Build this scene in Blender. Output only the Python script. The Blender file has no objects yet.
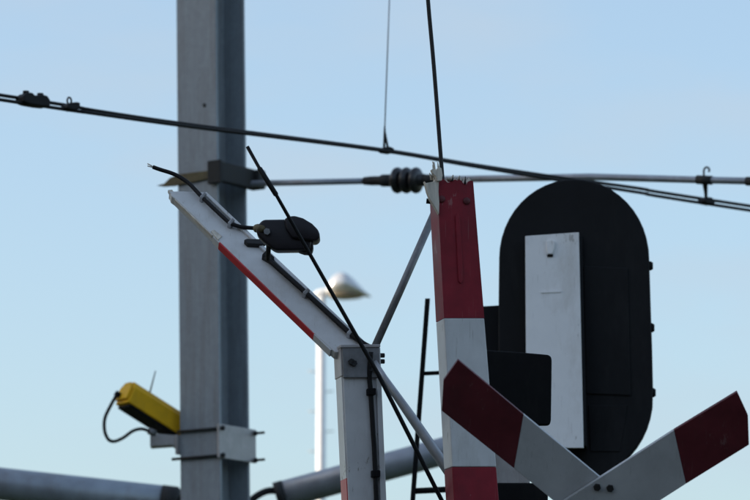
import bpy, bmesh, math, random
from mathutils import Vector, Matrix
random.seed(7)
R = math.radians
S = bpy.context.scene
COL = S.collection

# ------------------------------------------------------------------ camera
CAM_Z, PITCH, FPX = 1.6, R(9.47), 200 / 36 * 750
cd = bpy.data.cameras.new('camera'); cam = bpy.data.objects.new('camera', cd); COL.objects.link(cam)
cam.location = (0, 0, CAM_Z); cam.rotation_euler = (R(90) + PITCH, 0, 0)
cd.sensor_width = 36; cd.lens = 200; cd.clip_start = .1; cd.clip_end = 5000
cd.dof.use_dof = True; cd.dof.focus_distance = 14.6; cd.dof.aperture_fstop = 6.3; cd.dof.aperture_blades = 7
S.camera = cam

# ------------------------------------------------------------------ sky, sun, exposure
SUN_EL, SUN_AZ = R(15), R(-95)           # azimuth from +Y, clockwise positive: low sun from the left
w = bpy.data.worlds.new('World'); S.world = w; w.use_nodes = True
nt = w.node_tree; bg = nt.nodes['Background']
sky = nt.nodes.new('ShaderNodeTexSky'); sky.sky_type = 'NISHITA'; sky.sun_disc = False
sky.sun_elevation = SUN_EL; sky.sun_rotation = SUN_AZ
sky.air_density = 1.0; sky.dust_density = 1.9; sky.ozone_density = 2.2
# very thin high cloud: a faint pale veil that varies with direction
tcw = nt.nodes.new('ShaderNodeTexCoord'); mpw = nt.nodes.new('ShaderNodeMapping'); mpw.inputs['Scale'].default_value = (9, 9, 26)
nzw = nt.nodes.new('ShaderNodeTexNoise'); nzw.inputs['Scale'].default_value = 1.3; nzw.inputs['Detail'].default_value = 5
rpw = nt.nodes.new('ShaderNodeMapRange'); rpw.inputs[1].default_value = .45; rpw.inputs[2].default_value = .75; rpw.inputs[3].default_value = .25; rpw.inputs[4].default_value = .65
mxw = nt.nodes.new('ShaderNodeMix'); mxw.data_type = 'RGBA'; mxw.inputs[7].default_value = (2.0, 2.32, 2.66, 1)
nt.links.new(tcw.outputs['Generated'], mpw.inputs[0]); nt.links.new(mpw.outputs[0], nzw.inputs['Vector']); nt.links.new(nzw.outputs['Fac'], rpw.inputs[0])
nt.links.new(rpw.outputs[0], mxw.inputs[0]); nt.links.new(sky.outputs[0], mxw.inputs[6]); nt.links.new(mxw.outputs[2], bg.inputs[0])
bg.inputs[1].default_value = .15
sd = bpy.data.lights.new('sun', 'SUN'); so = bpy.data.objects.new('sun', sd); COL.objects.link(so)
sd.energy = 4.0; sd.angle = R(.6); sd.color = (1, .87, .72)
tosun = Vector((math.sin(SUN_AZ) * math.cos(SUN_EL), math.cos(SUN_AZ) * math.cos(SUN_EL), math.sin(SUN_EL)))
so.rotation_euler = tosun.to_track_quat('Z', 'Y').to_euler()
S.view_settings.view_transform = 'Standard'; S.view_settings.look = 'None'
S.view_settings.exposure = 0.9; S.view_settings.gamma = 1

# ------------------------------------------------------------------ helpers
def ray(px, py):
    v = Vector(((px - 375) / FPX, (250 - py) / FPX, -1))
    return cam.rotation_euler.to_matrix() @ v
def P(px, py, D):
    d = ray(px, py); return Vector((0, 0, CAM_Z)) + d * (D / d.y)
def onplane(px, py, o, n):
    d = ray(px, py); c = Vector((0, 0, CAM_Z)); return c + d * ((o - c).dot(n) / d.dot(n))
def m_per_px(D): return D / FPX

def material(name, color, rough=.5, metal=0., vary=.25, scale=14., bump=.15, stretch=(1, 1, 1), dirt=None, dirt_amt=.35, coat=0., spec=.5, chips=None, spangle=0.):
    m = bpy.data.materials.new(name); m.use_nodes = True
    t = m.node_tree; N = t.nodes; L = t.links; b = N['Principled BSDF']
    tc = N.new('ShaderNodeTexCoord'); mp = N.new('ShaderNodeMapping'); mp.inputs['Scale'].default_value = stretch
    L.new(tc.outputs['Object'], mp.inputs[0])
    n1 = N.new('ShaderNodeTexNoise'); n1.inputs['Scale'].default_value = scale; n1.inputs['Detail'].default_value = 7; n1.inputs['Roughness'].default_value = .62
    L.new(mp.outputs[0], n1.inputs['Vector'])
    cr = N.new('ShaderNodeValToRGB'); cr.color_ramp.elements[0].position = .32; cr.color_ramp.elements[1].position = .72
    c = Vector(color)
    cr.color_ramp.elements[0].color = (*(c * (1 - vary)), 1); cr.color_ramp.elements[1].color = (*[min(1, x) for x in c * (1 + vary * .6)], 1)
    L.new(n1.outputs['Fac'], cr.inputs[0]); out = cr.outputs[0]
    if dirt:
        n2 = N.new('ShaderNodeTexNoise'); n2.inputs['Scale'].default_value = scale * .37; n2.inputs['Detail'].default_value = 9; n2.inputs['Roughness'].default_value = .75
        mp2 = N.new('ShaderNodeMapping'); mp2.inputs['Scale'].default_value = (stretch[0] * 2, stretch[1] * 2, stretch[2] * .6); mp2.inputs['Location'].default_value = (3.1, 7.7, 1.3)
        L.new(tc.outputs['Object'], mp2.inputs[0]); L.new(mp2.outputs[0], n2.inputs['Vector'])
        r2 = N.new('ShaderNodeValToRGB'); r2.color_ramp.elements[0].position = .5; r2.color_ramp.elements[1].position = .78
        r2.color_ramp.elements[1].color = (dirt_amt * 2,) * 3 + (1,)
        L.new(n2.outputs['Fac'], r2.inputs[0])
        mx = N.new('ShaderNodeMix'); mx.data_type = 'RGBA'
        L.new(r2.outputs[0], mx.inputs[0]); L.new(out, mx.inputs[6]); mx.inputs[7].default_value = (*dirt, 1); out = mx.outputs[2]
    if chips:
        ch_col, lo = chips
        nv_ = N.new('ShaderNodeTexNoise'); nv_.inputs['Scale'].default_value = 55; nv_.inputs['Detail'].default_value = 6; nv_.inputs['Roughness'].default_value = .7
        mk = N.new('ShaderNodeMapping'); mk.inputs['Rotation'].default_value = (.3, .6, .2); mk.inputs['Scale'].default_value = (1, .6, .35)
        L.new(tc.outputs['Object'], mk.inputs[0]); L.new(mk.outputs[0], nv_.inputs['Vector'])
        nb = N.new('ShaderNodeTexNoise'); nb.inputs['Scale'].default_value = 7; nb.inputs['Detail'].default_value = 3
        L.new(tc.outputs['Object'], nb.inputs['Vector'])
        mu = N.new('ShaderNodeMath'); mu.operation = 'MULTIPLY'; L.new(nv_.outputs['Fac'], mu.inputs[0]); L.new(nb.outputs['Fac'], mu.inputs[1])
        rc_ = N.new('ShaderNodeMapRange'); rc_.inputs[1].default_value = lo; rc_.inputs[2].default_value = lo + .03; rc_.inputs[4].default_value = .8
        L.new(mu.outputs[0], rc_.inputs[0])
        # long thin scratches
        ns = N.new('ShaderNodeTexNoise'); ns.inputs['Scale'].default_value = 9; ns.inputs['Detail'].default_value = 2
        ms_ = N.new('ShaderNodeMapping'); ms_.inputs['Rotation'].default_value = (0, .75, .1); ms_.inputs['Scale'].default_value = (22, 3, .8)
        L.new(tc.outputs['Object'], ms_.inputs[0]); L.new(ms_.outputs[0], ns.inputs['Vector'])
        rs_ = N.new('ShaderNodeMapRange'); rs_.inputs[1].default_value = .69; rs_.inputs[2].default_value = .72; rs_.inputs[4].default_value = .35
        L.new(ns.outputs['Fac'], rs_.inputs[0])
        mm = N.new('ShaderNodeMath'); mm.operation = 'MAXIMUM'; L.new(rc_.outputs[0], mm.inputs[0]); L.new(rs_.outputs[0], mm.inputs[1])
        mc_ = N.new('ShaderNodeMix'); mc_.data_type = 'RGBA'; mc_.inputs[7].default_value = (*ch_col, 1)
        L.new(mm.outputs[0], mc_.inputs[0]); L.new(out, mc_.inputs[6]); out = mc_.outputs[2]
    if spangle:
        vo = N.new('ShaderNodeTexVoronoi'); vo.inputs['Scale'].default_value = 38
        L.new(tc.outputs['Object'], vo.inputs['Vector'])
        hs_ = N.new('ShaderNodeSeparateColor'); L.new(vo.outputs['Color'], hs_.inputs[0])
        mr2 = N.new('ShaderNodeMapRange'); mr2.inputs[3].default_value = 1 - spangle; mr2.inputs[4].default_value = 1 + spangle
        L.new(hs_.outputs[0], mr2.inputs[0])
        vm = N.new('ShaderNodeVectorMath'); vm.operation = 'SCALE'; L.new(out, vm.inputs[0]); L.new(mr2.outputs[0], vm.inputs['Scale']); out = vm.outputs[0]
    L.new(out, b.inputs['Base Color'])
    b.inputs['Metallic'].default_value = metal; b.inputs['Specular IOR Level'].default_value = spec; b.inputs['Coat Weight'].default_value = coat
    mr = N.new('ShaderNodeMapRange'); mr.inputs[3].default_value = max(.05, rough - .12); mr.inputs[4].default_value = min(1, rough + .15)
    L.new(n1.outputs['Fac'], mr.inputs[0]); L.new(mr.outputs[0], b.inputs['Roughness'])
    if bump:
        bp = N.new('ShaderNodeBump'); bp.inputs['Strength'].default_value = bump; bp.inputs['Distance'].default_value = .004
        L.new(n1.outputs['Fac'], bp.inputs['Height']); L.new(bp.outputs[0], b.inputs['Normal'])
    return m

M = dict(
    galv=material('galvanised_steel', (.29, .325, .355), .6, .15, .12, 9, .12, (3, 3, .5), (.17, .155, .14), .35, spangle=.05),
    galv_light=material('pale_galvanised_steel', (.44, .42, .41), .5, .2, .2, 12, .1, dirt=(.25, .22, .19)),
    tube=material('tube_steel', (.33, .36, .41), .42, .35, .2, 10, .08, (1, 1, 1), (.2, .17, .15), .3),
    alu=material('weathered_aluminium', (.42, .43, .45), .42, .6, .2, 20, .1, dirt=(.2, .19, .17)),
    plate=material('zinc_joint_plate', (.22, .225, .23), .5, .45, .25, 25, .15, dirt=(.12, .10, .09)),
    white=material('white_barrier_paint', (.58, .585, .58), .42, 0, .1, 10, .06, dirt=(.38, .36, .32), dirt_amt=.4, coat=.1, chips=((.22, .2, .17), .375)),
    white_sign=material('white_sign_sheeting', (.47, .48, .48), .45, 0, .12, 9, .04, dirt=(.32, .32, .31), dirt_amt=.35, chips=((.2, .2, .19), .385)),
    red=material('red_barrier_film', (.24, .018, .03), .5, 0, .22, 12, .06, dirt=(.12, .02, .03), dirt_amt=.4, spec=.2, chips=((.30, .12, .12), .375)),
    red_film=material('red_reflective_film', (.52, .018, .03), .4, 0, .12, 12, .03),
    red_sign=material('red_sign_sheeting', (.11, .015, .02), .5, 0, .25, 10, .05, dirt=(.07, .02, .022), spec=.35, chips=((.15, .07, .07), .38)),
    black=material('black_painted_steel', (.006, .0065, .0075), .6, 0, .3, 18, .12, dirt=(.016, .015, .014), spec=.12),
    board=material('black_signal_board', (.008, .0085, .010), .6, 0, .35, 8, .1, dirt=(.02, .02, .021), spec=.2),
    rubber=material('black_rubber', (.007, .007, .008), .6, 0, .2, 30, .1, spec=.25),
    lampblack=material('black_plastic', (.012, .010, .014), .42, 0, .25, 30, .06, spec=.35),
    dark=material('dark_weathered_steel', (.028, .029, .03), .65, .1, .3, 20, .2, dirt=(.035, .028, .02), spec=.3),
    olive=material('olive_rusted_steel', (.13, .105, .05), .7, .1, .4, 30, .3, dirt=(.10, .05, .02), dirt_amt=.4),
    copper=material('dark_contact_wire', (.016, .015, .015), .55, .3, .3, 40, .1, spec=.3),
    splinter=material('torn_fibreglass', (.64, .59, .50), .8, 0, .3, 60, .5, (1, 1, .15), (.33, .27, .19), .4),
    yellow=material('yellow_paint', (.84, .46, .006), .65, 0, .15, 12, .06, dirt=(.4, .22, .02), dirt_amt=.25, spec=.3),
    greydoor=material('light_grey_door_paint', (.82, .82, .81), .5, 0, .06, 6, .05, dirt=(.5, .47, .42), dirt_amt=.4, chips=((.4, .38, .35), .39)),
    lampwhite=material('white_lamp_paint', (.80, .80, .79), .28, 0, .06, 8, .02, coat=.4),
    lampgrey=material('polished_lamp_canopy', (.72, .72, .72), .2, .45, .08, 8, .02),
    lens=material('dirty_lamp_lens', (.3, .24, .16), .25, 0, .2, 20, .02),
    porcelain=material('brown_black_insulator', (.022, .02, .022), .3, 0, .2, 20, .03),
    grass=material('trackside_grass', (.07, .085, .035), .95, 0, .45, .8, .5, dirt=(.12, .10, .07)),
    asphalt=material('asphalt', (.055, .055, .057), .9, 0, .3, 3, .4, dirt=(.08, .078, .075)),
    brick=material('brown_brick', (.16, .085, .06), .9, 0, .3, 3, .3, dirt=(.1, .07, .06)),
    glass=material('window_glass', (.03, .035, .04), .1, 0, .1, 2, 0),
    concrete=material('concrete', (.3, .29, .27), .85, 0, .25, 6, .3, dirt=(.15, .14, .12)),
)

def link(name, me, mat, parent=None, smooth=False):
    for p in me.polygons: p.use_smooth = smooth
    o = bpy.data.objects.new(name, me); COL.objects.link(o)
    if mat: me.materials.append(M[mat])
    if parent: o.parent = parent; o.matrix_parent_inverse = parent.matrix_world.inverted()
    return o
def tag(o, label, cat, group=None):
    o['label'] = label; o['category'] = cat
    if group: o['group'] = group
    return o
def thing(name, loc, label, cat, group=None):
    o = bpy.data.objects.new(name, None); COL.objects.link(o); o.location = loc; o.empty_display_size = .2
    bpy.context.view_layer.update(); return tag(o, label, cat, group)
def finish(bm, bevel=0., seg=2):
    bmesh.ops.recalc_face_normals(bm, faces=bm.faces[:])
    if bevel:
        bmesh.ops.bevel(bm, geom=[e for e in bm.edges if len(e.link_faces) == 2 and e.calc_face_angle(0) > .35], offset=bevel, segments=seg, profile=.5, affect='EDGES', clamp_overlap=True)
    me = bpy.data.meshes.new('m'); bm.to_mesh(me); bm.free(); return me

def extrude(pts, back, bevel=0., seg=2):
    """polygon of 3D points pushed along the vector `back`"""
    bm = bmesh.new(); a = [bm.verts.new(p) for p in pts]; b = [bm.verts.new(p + back) for p in pts]
    n = len(a); bm.faces.new(a); bm.faces.new(b[::-1])
    for i in range(n): bm.faces.new((a[i], b[i], b[(i + 1) % n], a[(i + 1) % n]))
    return finish(bm, bevel, seg)
def box(c, ax, half, bevel=.002):
    X, Y, Z = [a.normalized() for a in ax]
    p = [c + X * half[0] * sx + Y * half[1] * sy - Z * half[2] for sx, sy in ((-1, -1), (1, -1), (1, 1), (-1, 1))]
    return extrude(p, Z * 2 * half[2], bevel)
def spline(pts, n=8):
    pts = [Vector(p) for p in pts]; q = [pts[0] * 2 - pts[1]] + pts + [pts[-1] * 2 - pts[-2]]; out = []
    for i in range(1, len(q) - 2):
        a, b, c, d = q[i - 1:i + 3]
        for k in range(n):
            t = k / n
            out.append(.5 * (2 * b + (c - a) * t + (2 * a - 5 * b + 4 * c - d) * t * t + (3 * b - a - 3 * c + d) * t ** 3))
    return out + [pts[-1]]
def tube(pts, r, seg=12):
    """tube through pts; r a number or one radius per point"""
    pts = [Vector(p) for p in pts]; rs = r if isinstance(r, (list, tuple)) else [r] * len(pts)
    bm = bmesh.new(); rings = []; u = None
    for i, p in enumerate(pts):
        a = pts[min(i + 1, len(pts) - 1)] - pts[max(i - 1, 0)]
        if a.length < 1e-9: a = pts[-1] - pts[0]
        a.normalize()
        if u is None: u = a.orthogonal().normalized()
        u = (u - a * u.dot(a)).normalized(); v = a.cross(u)
        rings.append([bm.verts.new(p + (u * math.cos(2 * math.pi * k / seg) + v * math.sin(2 * math.pi * k / seg)) * rs[i]) for k in range(seg)])
    for A, B in zip(rings, rings[1:]):
        for k in range(seg): bm.faces.new((A[k], A[(k + 1) % seg], B[(k + 1) % seg], B[k]))
    bm.faces.new(rings[0][::-1]); bm.faces.new(rings[-1])
    me = finish(bm)
    return me
def lathe(a, b, prof, seg=20):
    """prof: (t along a->b, radius in m)"""
    return tube([a.lerp(b, t) for t, _ in prof], [r for _, r in prof], seg)
def part_tube(name, pts, r, mat, parent, seg=12):
    o = link(name, tube(pts, r, seg), mat, parent, True); return o
def bolt(c, axis, r, h, mat, parent, name='bolt'):
    axis = axis.normalized(); return link(name, tube([c - axis * .004, c + axis * h], r, 6), mat, parent)

# ------------------------------------------------------------------ ground
def sheet(name, pts, z, mat):
    me = bpy.data.meshes.new(name); me.from_pydata([(x, y, z) for x, y in pts], [], [list(range(len(pts)))])
    o = link(name, me, mat); o['kind'] = 'structure'; return o
sheet('ground', [(-1500, -1500), (1500, -1500), (1500, 1500), (-1500, 1500)], 0, 'grass')
sheet('road', [(-7, -80), (7, -80), (7, 12.4), (-7, 12.4)], .004, 'asphalt')

# ------------------------------------------------------------------ building whose shadow lies over the crossing
X3, Y3, Z3 = Vector((1, 0, 0)), Vector((0, 1, 0)), Vector((0, 0, 1))
def building(name, label, x0, x1, y0, y1, H, wall, face):
    """face: 'x' windows on the +x front, 'y' windows on the +y front"""
    c = Vector(((x0 + x1) / 2, (y0 + y1) / 2, 0)); t = thing(name, c, label, 'building', 'buildings around the crossing')
    hx, hy = (x1 - x0) / 2, (y1 - y0) / 2
    link('wall', box(c + Z3 * (H / 2 - .2), (X3, Y3, Z3), (hx, hy, H / 2 - .2), .02), wall, t)
    link('roof', box(c + Z3 * (H - .2), (X3, Y3, Z3), (hx + .3, hy + .3, .2), .02), 'concrete', t)
    f, u = (X3, Y3) if face == 'x' else (Y3, X3)
    L_ = (y1 - y0) if face == 'x' else (x1 - x0); n = int(L_ / 3.4)
    fm = box(f * .02, (f, u, Z3), (.04, .8, .95), .01); gm = box(f * .045, (f, u, Z3), (.02, .7, .85), 0)
    fm.materials.append(M['concrete']); gm.materials.append(M['glass'])
    for fl in range(int((H - 1) / 3.5)):
        for k in range(n):
            wo = bpy.data.objects.new('window', fm); COL.objects.link(wo); wo.parent = t
            wo.location = f * (hx if face == 'x' else hy) + u * ((k + .5) * L_ / n - L_ / 2) + Z3 * (2.2 + fl * 3.5)
            go = bpy.data.objects.new('pane', gm); COL.objects.link(go); go.parent = wo
building('station_building', 'long brick building left of the crossing that shades it from low sun', -39, -27, -10, 31, 15.2, 'brick', 'x')
building('sky_blocking_houses', 'unseen brick row of houses added behind the camera to block low sky light', -22, 34, -34, -22, 14.0, 'brick', 'y')  # added out of view, keeps sky light off the camera-facing sides

TR = Vector((.784, .62, 0)).normalized()          # direction of the track

# ------------------------------------------------------------------ catenary mast (steel H beam)
MD = 23.0
mt, mb_ = P(210.5, 0, MD), P(215.5, 500, MD)
axis = (mt - mb_).normalized()
foot = mb_ - axis * (mb_.z / axis.z); head = mb_ + axis * 5.2
th = math.atan(28 / 40)
n1 = Vector((-math.sin(th), -math.cos(th), 0)); w1 = Vector((math.cos(th), -math.sin(th), 0))
n1 *= .92; w1 *= .92                        # section about 0.28 m
def mast_at(py): # point on the mast axis seen at image row py
    t = (500 - py) / 500; return mb_.lerp(mt, t)
mast = thing('catenary_mast', foot, 'tall grey steel beam mast standing left, yellow device strapped to it', 'mast')
def bar(name, cw, cn, hw, hn, mat='galv', a=foot, b=head, par=mast, bev=.003):
    o = a + w1 * cw + n1 * cn
    p = [o + w1 * hw * sx + n1 * hn * sy for sx, sy in ((-1, -1), (1, -1), (1, 1), (-1, 1))]
    return link(name, extrude(p, b - a, bev), mat, par)
bar('flange', 0, .1405, .15, .0095)
bar('flange', 0, -.1405, .15, .0095)
bar('web', 0, 0, .0055, .1305, bev=0)
c = foot + Vector((0, 0, .02)); link('base_plate', box(c, (w1, n1, Vector((0, 0, 1))), (.24, .24, .02)), 'galv', mast)
for px_w in (.06,): bolt(mast_at(112) + w1 * px_w + n1 * .15, n1, .012, .003, 'dark', mast)
bolt(mast_at(112) + w1 * .0055 + n1 * -.02, w1, .012, .012, 'dark', mast)

# ------------------------------------------------------------------ registration arm on the mast
arm = thing('registration_arm', mast_at(182), 'horizontal grey steel tube with ribbed black insulator reaching from mast to wires', 'overhead arm')
ca = mast_at(181) + w1 * .16
link('mast_clamp', box(ca + w1 * .02, (w1, n1, axis), (.02, .157, .057), .006), 'dark', arm)
link('mast_clamp', box(ca + w1 * -.01 + n1 * .172, (w1, n1, axis), (.046, .011, .066), .005), 'dark', arm)
link('mast_clamp', box(ca + w1 * .03 - n1 * .19, (w1, n1, axis), (.046, .032, .053), .006), 'dark', arm)
# olive strap bar across the front flange, ending in a point left of the mast
s0 = mast_at(184.5) + n1 * .165
sp = [s0 + w1 * a_ + axis * b_ for a_, b_ in ((.15, .032), (.02, .036), (-.14, .036), (-.2, .022), (-.245, -.006), (-.305, -.012), (-.25, -.024), (-.17, -.028), (-.02, -.020), (.15, -.008))]
link('strap_bar', extrude(sp, -n1 * .014, .003), 'olive', arm)
def arm_pt(px, py): # depth along the arm runs from the mast to the wires
    return P(px, py, 22.9 + (21.6 - 22.9) * (px - 252) / (705 - 252))
A0, A1, A2, A3, A4 = arm_pt(252, 183.5), arm_pt(366, 181), arm_pt(438, 179.5), arm_pt(590, 176.8), arm_pt(860, 183.5)
part_tube('tube', [A0, A1], .017, 'tube', arm)
part_tube('tube', [A2, A3, arm_pt(705, 180), A4], .0185, 'tube', arm)
part_tube('end_fitting', [arm_pt(364, 181), arm_pt(372, 180.8), arm_pt(380, 180.7), arm_pt(382, 180.6), arm_pt(394, 180.4)], [.022, .026, .026, .034, .034], 'dark', arm)
part_tube('end_fitting', [arm_pt(420, 180), arm_pt(430, 179.8), arm_pt(440, 179.5)], [.032, .03, .024], 'dark', arm)
ins = link('insulator', lathe(arm_pt(391, 180.5), arm_pt(424, 180), [(0, .035), (1, .035)], 16), 'porcelain', arm, True)
for k, x in enumerate((397.5, 406.5, 416)):
    prof = [(-1, .035), (-.8, .056), (-.45, .069), (0, .073), (.45, .069), (.8, .056), (1, .035)]
    a_ = arm_pt(x, 180.3); dx = (arm_pt(x + 1, 180.3) - a_) * 4.2
    link('shed', tube([a_ + dx * t for t, _ in prof], [r for _, r in prof], 24), 'porcelain', ins, True)
# hook, sleeve and hanger on the arm above the contact wires
hk = arm_pt(705, 180); mp = m_per_px(21.6)
part_tube('sleeve', [arm_pt(697, 179.6), arm_pt(712, 180.3)], .024, 'dark', arm)
hook = [hk + Vector((x * mp, 0, z * mp)) for x, z in ((0, -3), (-1, 5), (-1, 10), (.8, 13), (3.6, 12.6), (4.6, 10), (3.6, 8.4))]
part_tube('hook', spline(hook, 6), .0052, 'dark', arm, 8)
part_tube('end_cap', [arm_pt(746.5, 181.2), arm_pt(765, 181.6)], .024, 'dark', arm)

# ------------------------------------------------------------------ contact wires
def wire_d(px): return 19.05 + (21.98 - 19.05) * (px / 750)     # both wires run beside each other 5.5 m above the track
UP = [(-700, -8), (0, 95), (95, 110.5), (190, 124.5), (375, 148.5), (470, 164), (560, 177.5), (640, 188.5), (750, 206), (1500, 318)]
LO = [(-700, -6), (0, 99.6), (95, 113.5), (190, 126.6), (375, 149.6), (470, 165.6), (560, 180.4), (640, 192.6), (750, 210.4), (1500, 324)]
for nm, pts, dd, lab in (('contact_wire', UP, 0, 'upper of the two dark contact wires sloping across the whole sky'), ('contact_wire', LO, .05, 'lower of the two dark contact wires, just beneath the other one')):
    tag(link(nm, tube(spline([P(x, y, wire_d(x) - dd) for x, y in pts], 6), .0085, 10), 'copper', None, True), lab, 'wire', 'contact wires over the track')
def wire_y(px):
    for (a, b), (c_, d_) in zip(UP, UP[1:]):
        if a <= px <= c_: return b + (d_ - b) * (px - a) / (c_ - a)
tdir = (P(100, wire_y(100), wire_d(100)) - P(0, wire_y(0), wire_d(0))).normalized()
upv = (Vector((0, 0, 1)) - tdir * tdir.z).normalized(); nv = tdir.cross(upv)
def on_wire(px, dy=0): return P(px, wire_y(px) + dy, wire_d(px) - .025)
mw = m_per_px(19.4)
# double clamp
g = thing('wire_clamp', on_wire(33, 1), 'long black double clamp bolted on the wires at far left', 'wire clamp', 'clamps on the contact wires')
c = on_wire(33, .5)
bd = [c + tdir * x * mw + upv * z * mw for x, z in ((-17, -4), (-17, 2), (-12, 6.2), (-6, 6.8), (-3, 4.6), (2, 4.8), (5, 7), (13, 6), (17, 1.5), (16, -5), (4, -5.6), (-10, -5.4))]
link('clamp_body', extrude([p - nv * .035 for p in bd], nv * .07, .006), 'rubber', g)
for x in (-9, 9): bolt(c + tdir * x * mw + upv * 6 * mw, upv, .016, .014, 'rubber', g)
# ring clamp
g = thing('wire_clamp', on_wire(69, 1), 'small black clamp with a ring on top, left part of the wires', 'wire clamp', 'clamps on the contact wires')
c = on_wire(70, .5)
bd = [c + tdir * x * mw + upv * z * mw for x, z in ((-8, -3), (-7, 1), (-3, 3.4), (5, 5), (8.5, 4.6), (8, -2), (1, -4.2))]
link('clamp_body', extrude([p - nv * .03 for p in bd], nv * .06, .005), 'rubber', g)
rc = c + tdir * -1 * mw + upv * 6.2 * mw
part_tube('ring', [rc + (tdir * math.cos(a) * 2.6 + upv * math.sin(a) * 3.6) * mw for a in [i * math.pi / 8 for i in range(17)]], .0045, 'rubber', g, 8)
# hanger clamp beneath the arm hook
g = thing('wire_clamp', on_wire(705.5, 2), 'black hanger clamp holding the wires below the hook at right', 'wire clamp', 'clamps on the contact wires')
c = on_wire(706, 1.5); mw2 = m_per_px(21.6)
bd = [c + tdir * x * mw2 + upv * z * mw2 for x, z in ((-7.5, -2.8), (-7, 0), (-3.5, 2.6), (3, 3), (7, .8), (8, -2), (6.5, -4.2), (-6, -3.8))]
link('clamp_body', extrude([p - nv * .03 for p in bd], nv * .06, .005), 'rubber', g)
part_tube('hanger', [c + upv * 1 * mw2, c + upv * 8 * mw2 - tdir * .0 * mw2, hk + Vector((0, 0, -.012))], [.008, .010, .016], 'dark', g, 8)
# thin dropper
g = thing('dropper_wire', on_wire(386), 'thin grey vertical dropper wire ending in a black clamp on the contact wires', 'wire')
c = on_wire(386, 0); mw3 = m_per_px(wire_d(386))
top = P(393.5, -120, wire_d(386)); b0 = P(384.7, 130, wire_d(386))
part_tube('wire', [top, P(389.4, 0, wire_d(386)), b0], .0032, 'tube', g, 8)
bd = [c + tdir * x * mw3 + upv * z * mw3 for x, z in ((-7.5, -1.5), (-6, 1), (-2, 3.2), (2, 3.4), (6, 2.6), (7.5, 1), (6, -3), (-4, -3))]
link('clamp_body', extrude([p - nv * .025 for p in bd], nv * .05, .004), 'rubber', g)
for sx in (-2.6, 2.6): part_tube('stirrup', [b0 + upv * .02, b0 - upv * .01, c + tdir * sx * mw3 + upv * 2.5 * mw3], [.004, .006, .006], 'dark', g, 8)

# ------------------------------------------------------------------ yellow device on the mast
CD = 23.05; mc = m_per_px(CD)
dev = thing('trackside_device', mast_at(430), 'yellow boxy device with black underside and looped cable, strapped to the mast', 'device')
e1, e2 = P(126, 393.5, CD - .12), P(196, 438, CD + .12)
ax = (e2 - e1).normalized(); side = ax.cross(Vector((0, 0, 1))).normalized(); upc = side.cross(ax).normalized()
hw, hh = .074, .072
def oct_prof(o, sx, sz, ch, lo=-1.):
    return [o + side * a_ * sx + upc * b_ * sz for a_, b_ in ((-1, lo), (-1, 1 - ch), (-1 + ch, 1), (1 - ch, 1), (1, 1 - ch), (1, lo))]
body = link('housing', extrude(oct_prof(e1, hw, hh, .55, -.87), e2 - e1, .006), 'yellow', dev)
link('underside_tray', extrude([e1 + ax * .02 + side * a_ * hw * .93 + upc * b_ * hh for a_, b_ in ((-1, -1.08), (-1, -.88), (1, -.88), (1, -1.08))], (e2 - e1) - ax * .05, .004), 'black', dev)
link('front_cap', extrude(oct_prof(e1 - ax * .018, hw * .86, hh * .86, .55, -.75), ax * .016, .004), 'yellow', dev)
link('side_rib', extrude([e1 + ax * .06 - side * (hw + .006) + upc * z for z in (.002, -.012)] + [e1 + ax * .06 - side * (hw - .002) + upc * z for z in (-.012, .002)], ax * .34, .002), 'yellow', dev)
tp = e1 + ax * .135 + upc * (hh + .004) - side * .01
link('antenna_base', box(tp - side * .06 - upc * .025, (ax, side, upc), (.03, .012, .02), .002), 'plate', dev)
part_tube('antenna', [tp, P(155.5, 371, CD - .1)], [.005, .0032], 'plate', dev, 8)
gl = e1 - ax * .014 - upc * .02 - side * .03
part_tube('cable_gland', [gl + ax * .01, gl - ax * .03], .017, 'black', dev)
cab = [gl - ax * .02] + [P(x, y, CD - .16) for x, y in ((111, 405), (105, 418), (104.5, 430), (108, 439), (114, 441.5), (123, 438), (133, 431), (142, 429), (150, 431.5))]
part_tube('cable', spline(cab, 6), .0095, 'rubber', dev, 10)
part_tube('cable_gland', [P(149, 431, CD - .16), P(155, 433.5, CD - .14)], .019, 'plate', dev)
# bracket between device and mast
bo = P(150, 437, CD - .08)
bp_ = [P(x, y, CD - .08) for x, y in ((150, 433), (150, 446.5), (172, 445), (181, 451), (184, 451), (184, 436), (160, 434))]
link('bracket', extrude(bp_, Vector((0, .12, 0)), .003), 'galv_light', dev)
for py, ext in ((432.5, .158), (459, .20)):
    o = mast_at(py + 1.5) + n1 * .163
    part_tube('clamp_rod', [o - w1 * ext, o + w1 * .19], .0085, 'dark', dev, 8)
    o = mast_at(py + 1.5) - n1 * .163
    part_tube('clamp_rod', [o - w1 * .16, o + w1 * .25], .0075, 'dark', dev, 8)
    for sgn in (1, -1):
        q = mast_at(py + 1.5) + n1 * .163 * sgn + w1 * .178
        part_tube('nut', [q, q + w1 * .014], .014, 'dark', dev, 6)
link('clamp_plate', box(mast_at(446.5) + w1 * .164, (w1, n1, axis), (.0075, .171, .094), .003), 'galv_light', dev)
link('clamp_plate', box(mast_at(446.5) - w1 * .162, (w1, n1, axis), (.0075, .16, .055), .003), 'galv_light', dev)

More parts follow.
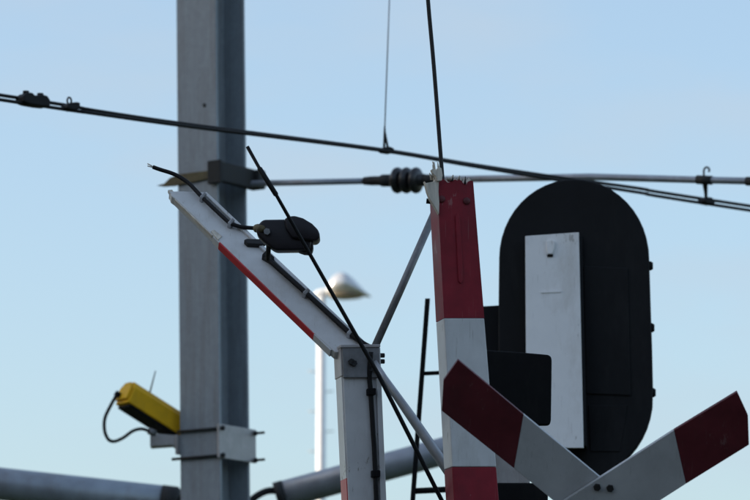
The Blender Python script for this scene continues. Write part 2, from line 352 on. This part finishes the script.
# ------------------------------------------------------------------ thick steel tubes behind the mast
TD = 25.0; mtb = m_per_px(TD)
lt = thing('support_tube', P(176, 502, TD), 'thick grey steel tube at lower left, dark hose to the mast', 'steel tube', 'thick tubes on both sides of the mast')
part_tube('tube', [P(-420, 438, TD), P(0, 484, TD), P(164, 502, TD)], 16.5 * mtb, 'tube', lt, 28)
part_tube('end_cap', [P(161, 501.6, TD), P(176, 503.5, TD), P(178, 504, TD)], [16.9 * mtb, 16.9 * mtb, 14 * mtb], 'dark', lt, 28)
part_tube('hose', spline([P(172, 499, TD - .02), P(184, 501, TD - .05), P(200, 508, TD - .1), P(212, 520, TD - .4)], 6), 5 * mtb, 'rubber', lt)
rt = thing('support_tube', P(285, 495, TD), 'thick grey steel tube rising right from the mast behind the barriers', 'steel tube', 'thick tubes on both sides of the mast')
part_tube('tube', [P(283, 494.8, TD), P(450, 449.5, TD), P(535, 426, TD)], 14 * mtb, 'tube', rt, 28)
part_tube('end_cap', [P(276, 496.8, TD), P(285, 494.2, TD)], 14.4 * mtb, 'dark', rt, 28)
part_tube('hose', spline([P(280, 491, TD - .03), P(268, 491, TD - .05), P(257, 496, TD - .08), P(247, 505, TD - .12), P(236, 520, TD - .4)], 6), 3.6 * mtb, 'rubber', rt)

# ------------------------------------------------------------------ street lamp far behind
LD = 49.0; ml = m_per_px(LD)
lp = P(321.3, 296, LD); lb = Vector((lp.x, lp.y, 0))
sl = thing('street_lamp', lb, 'slim white street lamp with domed head, blurred in the distance', 'street lamp')
part_tube('pole', [lb, lb.lerp(lp, .6), lp + Vector((0, 0, .02))], [.095, .062, .05], 'lampwhite', sl, 16)
part_tube('arm', [P(314, 296.5, LD), P(318, 294, LD), P(324, 292.5, LD), P(333, 291, LD)], [.025, .05, .05, .05], 'lampwhite', sl, 12)
def head_loft(stn, mat, name, n=16):
    bm = bmesh.new(); rings = []
    for x, zt, zb, hw_ in stn:
        t, b = P(x, zt, LD), P(x, zb, LD); c_ = (t + b) / 2; h_ = (t - b).length / 2
        rings.append([bm.verts.new(c_ + Vector((0, math.cos(a) * hw_, math.sin(a) * h_))) for a in [2 * math.pi * k / n for k in range(n)]])
    for A, B in zip(rings, rings[1:]):
        for k in range(n): bm.faces.new((A[k], A[(k + 1) % n], B[(k + 1) % n], B[k]))
    bm.faces.new(rings[0][::-1]); bm.faces.new(rings[-1])
    return link(name, finish(bm), mat, sl, True)
head_loft([(326, 289, 296.5, .06), (328, 283, 296.6, .13), (332, 277, 296.8, .19), (337, 273.5, 297, .22), (342, 272.5, 297, .23), (347, 274, 297, .23), (352, 278, 296.8, .21), (358, 284, 296.6, .18), (364, 290.5, 296.6, .13), (369, 295, 296.8, .07), (371.5, 296.4, 297, .02)], 'lampgrey', 'lamp_head', 24)
head_loft([(330, 294.5, 297.6, .12), (336, 294.5, 298.8, .17), (345, 294.5, 299.2, .18), (355, 295, 298.6, .15), (362, 295.5, 297.8, .08)], 'lens', 'lens')
for i in range(8):
    z = P(321, 372 + i * 20, LD); s_ = 1 if i % 2 else -1
    part_tube('climbing_peg', [z + Vector((s_ * .03, 0, 0)), z + Vector((s_ * .15, 0, .01))], .006, 'galv_light', sl, 6)

# ------------------------------------------------------------------ railway signal seen from behind
SD = 18.0; ms = m_per_px(SD)
n_s = Vector((-.10, -.99, 0)).normalized(); o_s = P(575, 330, SD)
sig = thing('railway_signal', Vector((P(575, 480, SD).x, SD + .12, 0)), 'black oval railway signal board with light grey rear door', 'railway signal')
def sp_(px, py): return onplane(px, py, o_s, n_s)
ol = []
cxL, cxR = 499.0, 649.0
for k in range(25):   # upper half circle, then lower, sides leaning a little
    a = math.pi - math.pi * k / 24; ol.append((574 + 75 * math.cos(a), 258 - 79 * math.sin(a)))
ol += [(650.3, 300), (651.8, 345), (652.8, 388)]
for k in range(1, 25):
    a = math.pi * k / 24; ol.append((576 + 77 * math.cos(a) - 1.0 * (k / 24), 396 + 84 * math.sin(a)))
ol += [(498.5, 345), (498.5, 300)]
bk = -n_s
link('backboard', extrude([sp_(x, y) for x, y in ol], bk * .05, .006), 'board', sig)
# rear housing standing proud of the board on the side facing the camera, door in front
hp = [sp_(x, y) for x, y in ((583, 266), (628, 268), (631, 396), (586, 394))]
link('side_housing', extrude([p + n_s * .008 for p in hp], bk * .02, .004), 'board', sig)
hp = [sp_(x, y) for x, y in ((588, 405), (628, 405), (620, 452), (590, 452))]
link('side_housing', extrude([p + n_s * .005 for p in hp], bk * .015, .004), 'board', sig)
n_d = Vector((-.10, -.98, .13)).normalized(); o_d = onplane(555, 448, o_s + n_s * .17, n_s)
def dr(px, py, off=0.): return onplane(px, py, o_d + n_d * off, n_d)
link('cabinet', extrude([dr(x, y, -.02) for x, y in ((527, 239), (582, 236), (586, 446), (528, 446))], bk * .16, .004), 'board', sig)
dp = [dr(x, y) for x, y in ((525.2, 236), (578.8, 232.2), (583.6, 448), (526.5, 448))]
door = link('door', extrude(dp, bk * .014, .002), 'greydoor', sig)
lc = [dr(x, y, .014) for x, y in ((546.5, 241), (549, 239.6), (553, 239.6), (555, 241.5), (554.6, 248), (552.5, 254), (547.5, 254), (546.2, 248))]
link('latch', extrude(lc, bk * .014, .004), 'greydoor', door)
lc = [dr(x, y, .006) for x, y in ((546.8, 254.6), (553.2, 254.6), (552.6, 256.6), (547.4, 256.6))]
link('latch_shadow_gap', extrude(lc, bk * .006, 0), 'black', door).name = 'latch_shadow_strip'  # black strip modelled as the shade beneath the latch
lc = [dr(x, y, .0035) for x, y in ((541, 291.4), (561, 290.6), (561, 292.2), (541, 293))]
link('name_plate', extrude(lc, bk * .0035, 0), 'greydoor', door)
for y, x in ((265, 649.5), (327, 651), (392, 652.3)):
    c = sp_(x, y) - n_s * .025
    part_tube('hinge_knob', [c + Vector((0, 0, .02)), c + Vector((0, 0, .014)), c - Vector((0, 0, .014)), c - Vector((0, 0, .02))], [.006, .015, .015, .006], 'black', sig, 10)
# flat black plate that shows left of the board
lpl = [P(x, y, SD + .14) for x, y in ((478, 306.5), (502, 305), (502, 372), (478, 372))]
link('side_plate', extrude(lpl, Vector((0, .05, 0)), .004), 'board', sig)
sgp = Vector((o_s.x, SD + .17, 0))
part_tube('post', [sgp, Vector((sgp.x, sgp.y, P(575, 250, SD).z))], .08, 'dark', sig, 20)

# ladder beside the signal
KD = 18.3
lad = thing('ladder', Vector((P(413, 500, KD).x, KD, 0)), 'narrow black steel ladder between the two broken barriers', 'ladder')
def ladx(py, off): return 427.5 - (py - 300) * 14.5 / 197 + off
def lrail(off, top):
    zt = P(ladx(top, off), top, KD); d_ = (P(ladx(500, off), 500, KD) - zt).normalized()
    bot = zt + d_ * (-(zt.z) / d_.z)
    X = Vector((1, 0, 0)); return extrude([zt + X * a_ + Vector((0, b_, 0)) for a_, b_ in ((-.011, -.02), (.011, -.02), (.011, .02), (-.011, .02))], bot - zt, .002)
link('rail', lrail(0, 299), 'black', lad); link('rail', lrail(38, 299), 'black', lad)
for y in (373, 490.5, 608, 725, 842):
    a_, b_ = P(ladx(y, 0) - 1.5, y + .8, KD), P(ladx(y, 38) + 1.5, y - 1.2, KD)
    part_tube('rung', [a_, b_], .0095 if y < 400 else .014, 'black', lad, 10)

# ------------------------------------------------------------------ left barrier: upright stump and bent upper arm
BD = 14.2
nB = Vector((math.sin(R(14)), -math.cos(R(14)), 0)); oB = P(364, 400, BD); bB = -nB
def pB(px, py, off=0.): return onplane(px, py, oB + nB * off, nB)
b1 = thing('broken_barrier', Vector((P(395, 800, BD).x, BD + .06, 0)), 'left white barrier bent sharply over at its joint, lamp on the bent arm', 'barrier', 'broken level crossing barriers')
fr = [pB(x, y) for x, y in ((341.5, 347), (380.5, 347), (386, 500), (409, 1090), (377, 1090), (348.6, 500))]
link('lower_arm', extrude(fr, bB * .10, .004), 'white', b1)
# raised lip along the right side of the face, black cable beside it
lip = [pB(x, y, .012) for x, y in ((376.6, 378), (381.4, 378), (386.6, 500), (409, 1090), (403, 1090), (380.4, 500))]
link('edge_lip', extrude(lip, bB * .012, .003), 'white', b1)
part_tube('cable', spline([pB(371, 352, .03), pB(369.5, 375, .014), pB(370.6, 392, .012), pB(373, 430, .012), pB(376.5, 500, .012), pB(392, 900, .012)], 6), .0085, 'rubber', b1, 10)
for y in (392, 474): link('cable_clip', box(pB(371 + (y - 392) * .055, y, .014), (Vector((1, 0, 0)), nB, Vector((0, 0, 1))), (.014, .014, .012), .003), 'black', b1)
# coloured film on the left side
eL = lambda y: (341.5 + (348.6 - 341.5) * (y - 347) / 153) if y <= 500 else 348.6 + (377 - 348.6) * (y - 500) / 590
ys = [352, 478, 640, 800, 960, 1085]
for i in range(5):
    a_, b_ = pB(eL(ys[i]), ys[i]), pB(eL(ys[i + 1]), ys[i + 1])
    outw = -(bB.cross((b_ - a_).normalized())).normalized()
    if outw.x > 0: outw = -outw
    q = [a_ + bB * .008 + outw * .003, a_ + bB * .092 + outw * .003, b_ + bB * .092 + outw * .003, b_ + bB * .008 + outw * .003]
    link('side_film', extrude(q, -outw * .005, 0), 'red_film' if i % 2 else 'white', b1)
# joint plate
jp = [pB(x, y, .014) for x, y in ((342.2, 347.5), (379.4, 347.5), (380.6, 377.5), (343.6, 377.5))]
jo = link('joint_plate', extrude(jp, bB * .0135, .002), 'plate', b1)
jp = [pB(x, y, .004) for x, y in ((340.2, 346), (342, 346), (343.4, 376), (341.6, 376))]
link('joint_flange', extrude(jp, bB * .1, .002), 'galv_light', b1)
jp = [pB(x, y, .018) for x, y in ((340.6, 344.6), (380.5, 344.2), (380.5, 347.2), (340.6, 347.6))]
link('joint_cap', extrude(jp, bB * .11, .002), 'galv_light', b1)
for x, y in ((351, 362), (353.6, 363.6), (371, 369)): bolt(pB(x, y, .013), nB, .011, .012, 'dark', jo)
for y in (355.5, 361.5): link('bolt', tube([pB(380, y, -.04), pB(384.4, y, -.04)], .008, 6), 'dark', b1)
# bent upper arm
nU = Vector((.10, -.78, .60)).normalized(); oU = P(356, 344, BD + .035); bU = -nU
def pU(px, py, off=0.): return onplane(px, py, oU + nU * off, nU)
ua = [pU(x, y) for x, y in ((169, 191.2), (183, 191.0), (199, 191.8), (206, 192), (371, 348), (369, 352), (335, 352), (316.5, 335.5), (214.5, 236.5), (206.4, 229), (195, 217.4), (183, 206.2), (175, 198.4), (171.4, 195.8), (170.6, 193.4))]
up = link('upper_arm', extrude(ua, bU * .036, .003), 'white', b1)
lipu = [pU(x, y, .011) for x, y in ((203.5, 192.5), (206.6, 191.6), (371.6, 347.6), (368, 349.5))]
link('edge_lip', extrude(lipu, bU * .011, .002), 'white', b1)
# side film on the lower left edge
def film(p, q, mat, name='side_film', dep=.033):
    a_, b_ = pU(*p), pU(*q); d_ = (b_ - a_).normalized(); ow = bU.cross(d_).normalized()
    if ow.z > 0: ow = -ow
    link(name, extrude([a_ + ow * .003 + bU * .002, b_ + ow * .003 + bU * .002, b_ + ow * .003 + bU * dep, a_ + ow * .003 + bU * dep], -ow * .006, 0), mat, b1)
film((213.5, 236), (219.5, 242), 'white'); film((219.5, 242), (314.5, 333.5), 'red_film'); film((314.5, 333.5), (331, 349.5), 'white')
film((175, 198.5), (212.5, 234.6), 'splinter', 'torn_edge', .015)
tw = [pU(x, y, .004) for x, y in ((211, 231), (214, 229.5), (222, 236), (218, 239.5))]
link('torn_flake', extrude(tw, bU * .01, 0), 'splinter', b1)
tw = [pU(x, y, -.02) for x, y in ((168, 190), (172, 189.6), (183, 203), (190, 211), (183, 206), (173, 199))]
link('torn_flake', extrude(tw, bU * .012, 0), 'splinter', b1)
# cable on the bent arm, loose end at the tip
c1 = [pU(x, y, .016) for x, y in ((153, 167), (160, 169.5), (170, 172.6), (178, 176), (188, 182.5), (195, 189.5), (202, 197), (215, 209.5), (229, 222.5), (233, 224.5), (242, 227), (252, 228), (258, 228.4))]
part_tube('cable', spline(c1, 4), .0075, 'rubber', b1, 10)
for dx in (-.6, .8): part_tube('bare_wire', [pU(154, 167.4, .016), pU(151 , 166 + dx, .016), pU(147.5, 164.6 + dx * 1.6, .018)], .0022, 'splinter', b1, 6)
c2 = [pU(x, y, .014) for x, y in ((266, 257), (274, 264.5), (300, 287.5), (330, 315), (352, 335), (364, 344), (372, 348))]
part_tube('cable', spline(c2, 4), .0095, 'rubber', b1, 10)
for x, y in ((203, 198), (231, 224), (306, 294), (350, 334)):
    link('cable_clip', box(pU(x, y, .014), (Vector((.73, 0, -.68)), nU, Vector((.68, 0, .73))), (.007, .014, .013), .003), 'alu', b1)
# lamp on the bent arm
lm = link('lamp', extrude([P(x, y, BD - .13) for x, y in ((256, 229.5), (258.5, 224), (263, 219.5), (284, 219.2), (298, 222), (309, 238), (311.5, 241), (310, 250), (275.5, 250.4), (270, 246.5), (263, 241), (257, 234.5))], Vector((0, .1, .006)), .014, 3), 'lampblack', b1, True)
link('lamp_visor', extrude([P(x, y, BD - .148) for x, y in ((284, 219.4), (288, 216.4), (294.5, 215.6), (303, 218), (312, 223.4), (318, 229.5), (320, 234.5), (319.4, 238), (316, 240.6), (308, 240), (292, 237.6), (286, 229))], Vector((0, .135, .006)), .012, 3), 'lampblack', lm, True)
link('lamp_lens', extrude([P(x, y, BD - .118) for x, y in ((299, 238), (313, 240), (313.4, 248), (311, 252.6), (304, 252), (297, 249.6))], Vector((0, .075, 0)), .009, 3), 'rubber', lm, True)
part_tube('lamp_knob', [P(262, 228.6, BD - .14), P(258.6, 228.4, BD - .09), P(256, 228.4, BD - .08)], [.012, .016, .014], 'olive', lm, 12)
bolt(P(267, 232, BD - .13), Vector((0, -1, 0)), .012, .014, 'plate', lm)
link('lamp_bracket', extrude([pU(x, y, .02) for x, y in ((244, 239.6), (247, 238.4), (266, 239), (266, 242), (262, 244), (247.5, 243.2))], bU * .02, .003), 'dark', b1)
part_tube('lamp_stem', [P(268.6, 238, BD - .1), P(268.4, 250, BD - .08), P(268, 259, BD - .04)], .0085, 'dark', b1, 10)
link('lamp_foot', box(pU(268, 258.6, .01), (Vector((.73, 0, -.68)), nU, Vector((.68, 0, .73))), (.02, .014, .012), .003), 'dark', b1)
# brace tubes
part_tube('brace_tube', [pB(373, 351, -.05), P(400, 291, BD + .02), P(434, 214, BD + .06)], .0135, 'plate', b1, 14)
part_tube('brace_tube', [pB(374, 362, .02), P(384, 378, BD - .02), P(410, 415, BD - .02), P(447, 469, BD - .02), P(462, 491, BD - .02)], [.011, .0125, .0165, .0185, .019], 'alu', b1, 14)
hs = Vector((P(395, 1100, BD).x, BD + .08, 0))
link('machine_housing', box(hs + Vector((0, 0, .55)), (Vector((1, 0, 0)), Vector((0, 1, 0)), Vector((0, 0, 1))), (.22, .18, .55), .02), 'galv', b1)

# ------------------------------------------------------------------ right barrier stump
QD = 13.95
nQ = Vector((math.sin(R(15)), -math.cos(R(15)), 0)); oQ = P(465, 320, QD); bQ = -nQ
def pQ(px, py, off=0.): return onplane(px, py, oQ + nQ * off, nQ)
b2 = thing('broken_barrier', Vector((P(520, 900, QD).x, QD + .06, 0)), 'right barrier stump, dark red and white, its top snapped off with splinters', 'barrier', 'broken level crossing barriers')
def qL(y): return 436.5 + (454 - 436.5) * (y - 180) / 320
def qR(y): return 473.2 + (499 - 473.2) * (y - 180) / 320
jag = [(437.5, 190), (438.6, 182.5), (440, 180.4), (443, 178.6), (445.5, 180.6), (447.5, 182.6), (450, 182.6), (451.6, 180.4), (453, 180.6), (455, 179.4), (457.5, 180.4), (460, 179.8), (462, 181), (463.4, 184), (464.6, 182), (466.6, 184.6), (468, 181.6), (470.5, 180.4), (473.2, 181.2)]
top_ = [pQ(x, y) for x, y in jag + [(qR(318), 318), (qL(318), 318)]]
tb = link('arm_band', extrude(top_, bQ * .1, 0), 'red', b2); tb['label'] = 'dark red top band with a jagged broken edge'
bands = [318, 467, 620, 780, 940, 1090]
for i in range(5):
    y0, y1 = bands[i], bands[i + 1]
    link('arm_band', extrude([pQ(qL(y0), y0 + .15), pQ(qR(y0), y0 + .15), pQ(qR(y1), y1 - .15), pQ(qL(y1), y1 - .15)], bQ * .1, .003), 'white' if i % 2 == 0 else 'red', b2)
# recessed slot cover, dark stains of the fixing holes, torn inner fibre
sl_ = [pQ(x, y, .005) for x, y in ((455.5, 216), (457.5, 213.6), (460, 215.6), (463.4, 280), (461, 283.6), (458.6, 281))]
link('slot_cover', extrude(sl_, bQ * .0045, .001), 'red', b2)
for x, y in ((441.4, 199), (466.5, 201)):
    c = pQ(x, y); part_tube('fixing_plug', [c - nQ * .003, c + nQ * .004, c + nQ * .006], [.0125, .0125, .009], 'red_sign', b2, 16)
spl = [[(424.6, 181), (426, 183), (430, 182.2), (434, 181.4), (437, 176), (439, 178.6), (438.6, 192), (439.4, 203), (439, 214), (437.4, 211), (433, 204), (430, 199), (427.4, 192)],
       [(431.6, 169.6), (433.6, 168), (436, 170.4), (438.6, 167.2), (441.6, 168), (442.8, 175), (442, 180.4), (437.6, 181), (436, 176.4), (433, 173.4)]]
for i, poly in enumerate(spl):
    link('splinter', extrude([pQ(x, y, .012 + .01 * i) for x, y in poly], bQ * .02, .0015), 'splinter', b2)
for pts in (((434.6, 170), (433.6, 162.6), (432.4, 161.6)), ((438.6, 168), (437.6, 162)), ((465, 184), (465.4, 176.6)), ((452, 181), (453, 177.6))):
    part_tube('splinter', [pQ(x, y, .005) for x, y in pts], [.004] * (len(pts) - 1) + [.0015], 'splinter' if pts[0][0] < 445 else 'dark', b2, 6)
bj = [(439, 181), (441, 176.5), (443.5, 179), (446, 178.2), (448.4, 181.2), (450.6, 177.8), (452, 180), (456, 177.6), (459, 180.6), (462, 178.6), (463.6, 182.6), (465.4, 178), (467.2, 181), (470, 177.6), (472, 180)]
link('torn_back_wall', extrude([pQ(x - 1.0, y, -.09) for x, y in bj + [(472, 196), (440, 196)]], bQ * .005, 0), 'splinter', b2)
for i in range(16):
    x0 = random.choice((random.uniform(431, 441), random.uniform(431, 441), random.uniform(444, 471))); y0 = random.uniform(178, 183)
    h_ = random.uniform(5, 16) if x0 < 442 else random.uniform(3, 7); lean = random.uniform(-2.5, 1.5)
    part_tube('splinter', [pQ(x0, y0, -.01), pQ(x0 + lean * .4, y0 - h_ * .6, 0), pQ(x0 + lean, y0 - h_, .006)], [.0052, .004, .001], 'splinter', b2, 5)
bolt(pQ(431, 201.4, -.04), Vector((-1, 0, .1)), .009, .016, 'black', b2)
hs = Vector((P(527, 1100, QD).x, QD + .08, 0))
link('machine_housing', box(hs + Vector((0, 0, .55)), (Vector((1, 0, 0)), Vector((0, 1, 0)), Vector((0, 0, 1))), (.22, .18, .55), .02), 'galv', b2)

# ------------------------------------------------------------------ two loose black rods
r1 = [P(247.3, 146.5, 13.82), P(259, 167.5, 13.82), P(259.6, 168.5, 13.82), P(276, 194.6, 13.82), P(276.6, 195.6, 13.82), P(378, 374, 13.95), P(440.5, 498, 14.07), P(470, 556, 14.12)]
rod = tag(link('stay_rod', tube(r1, [.0062, .0058, .0088, .0088, .006, .0075, .0075, .0075], 10), 'rubber', None, True), 'long thin black rod slanting across the lamp and the bent barrier arm', 'rod', 'black rods at the barriers')
r2 = [P(424.5, -60, 14.02), P(428, 0, 14.02), P(434, 68, 14.02), P(441.5, 166, 14.0), P(443.6, 190, 13.99)]
tag(link('stay_rod', tube(spline(r2, 4), [.0072] * 16 + [.0085], 10), 'dark', None, True), 'thin dark rod rising from the broken stump to the top of the sky', 'rod', 'black rods at the barriers')

# ------------------------------------------------------------------ crossing light seen behind the stump
GD = 14.75
cl = thing('crossing_light', Vector((P(512, 480, GD).x, GD + .05, 0)), 'black rounded light board behind the stump, in front of the grey signal door', 'crossing light')
gp = [(470, 350), (488.5, 350.2), (520, 352.2), (547.5, 354.6), (550.6, 356), (551.8, 359), (551.6, 380), (551, 420), (550.2, 423.6), (547.6, 425), (520, 425), (470, 424)]
link('light_board', extrude([P(x, y, GD) for x, y in gp], Vector((0, .035, 0)), .006, 3), 'black', cl)
link('light_board', extrude([P(x, y, GD) for x, y in ((470, 483), (545, 483), (548, 486), (548, 556), (545, 559), (470, 559))], Vector((0, .035, 0)), .006, 3), 'black', cl)
part_tube('post', [Vector((P(508, 480, GD).x, GD + .075, 0)), Vector((P(508, 480, GD).x, GD + .075, P(508, 372, GD).z))], .036, 'galv_light', cl, 18)

link('junction_box', extrude([P(x, y, GD + .01) for x, y in ((486, 428), (530, 428), (530, 484.5), (486, 484.5))], Vector((0, .1, 0)), .006), 'galv_light', cl)

# ------------------------------------------------------------------ St Andrew's cross, knocked over towards the camera
XD = 13.0; tilt = R(27)
nX = Vector((.02, -math.cos(tilt), -math.sin(tilt))).normalized(); oX = P(598.6, 507, XD)
cs = thing('level_crossing_sign', Vector((oX.x, XD + .25, 0)), 'dark red and white diagonal cross tilted forward in the right foreground', 'crossing sign')
def blade(tip, bnd, off, name):
    o = oX + nX * off
    T = [onplane(x, y, o, nX) for x, y in tip]; Bd = [onplane(x, y, o, nX) for x, y in bnd]
    rf = lambda v: o * 2 - v
    th_ = -nX * .016
    bl = link('blade', extrude([Bd[0], Bd[1]] + [rf(Bd[0]), rf(Bd[1])], th_, .0015), 'white_sign', cs)
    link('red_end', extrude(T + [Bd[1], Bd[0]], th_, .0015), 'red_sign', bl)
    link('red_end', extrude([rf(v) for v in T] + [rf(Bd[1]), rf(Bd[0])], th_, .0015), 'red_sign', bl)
    return bl
tl = [(458, 360), (443.6, 380.5), (441.8, 411)]
tr = [(749, 445), (748, 415.5), (737.2, 392)]
bl1 = blade(tl[::1], [(523.5, 414.6), (514, 468.5)], 0, 'blade')
bl2 = blade(tr[::1], [(686, 484), (674, 430.4)], .0185, 'blade')
for x, y in ((597, 487), (610, 488)):
    bolt(onplane(x, y, oX + nX * .0185, nX), nX, .012, .009, 'dark', bl2)
pc = oX - nX * .12
part_tube('post', [Vector((oX.x, XD + .2, 0)), Vector((oX.x, XD + .2, oX.z - .1))], .038, 'galv', cs, 18)
part_tube('sign_arm', [Vector((oX.x, XD + .2, oX.z - .12)), oX - nX * .018], .025, 'galv', cs, 12)
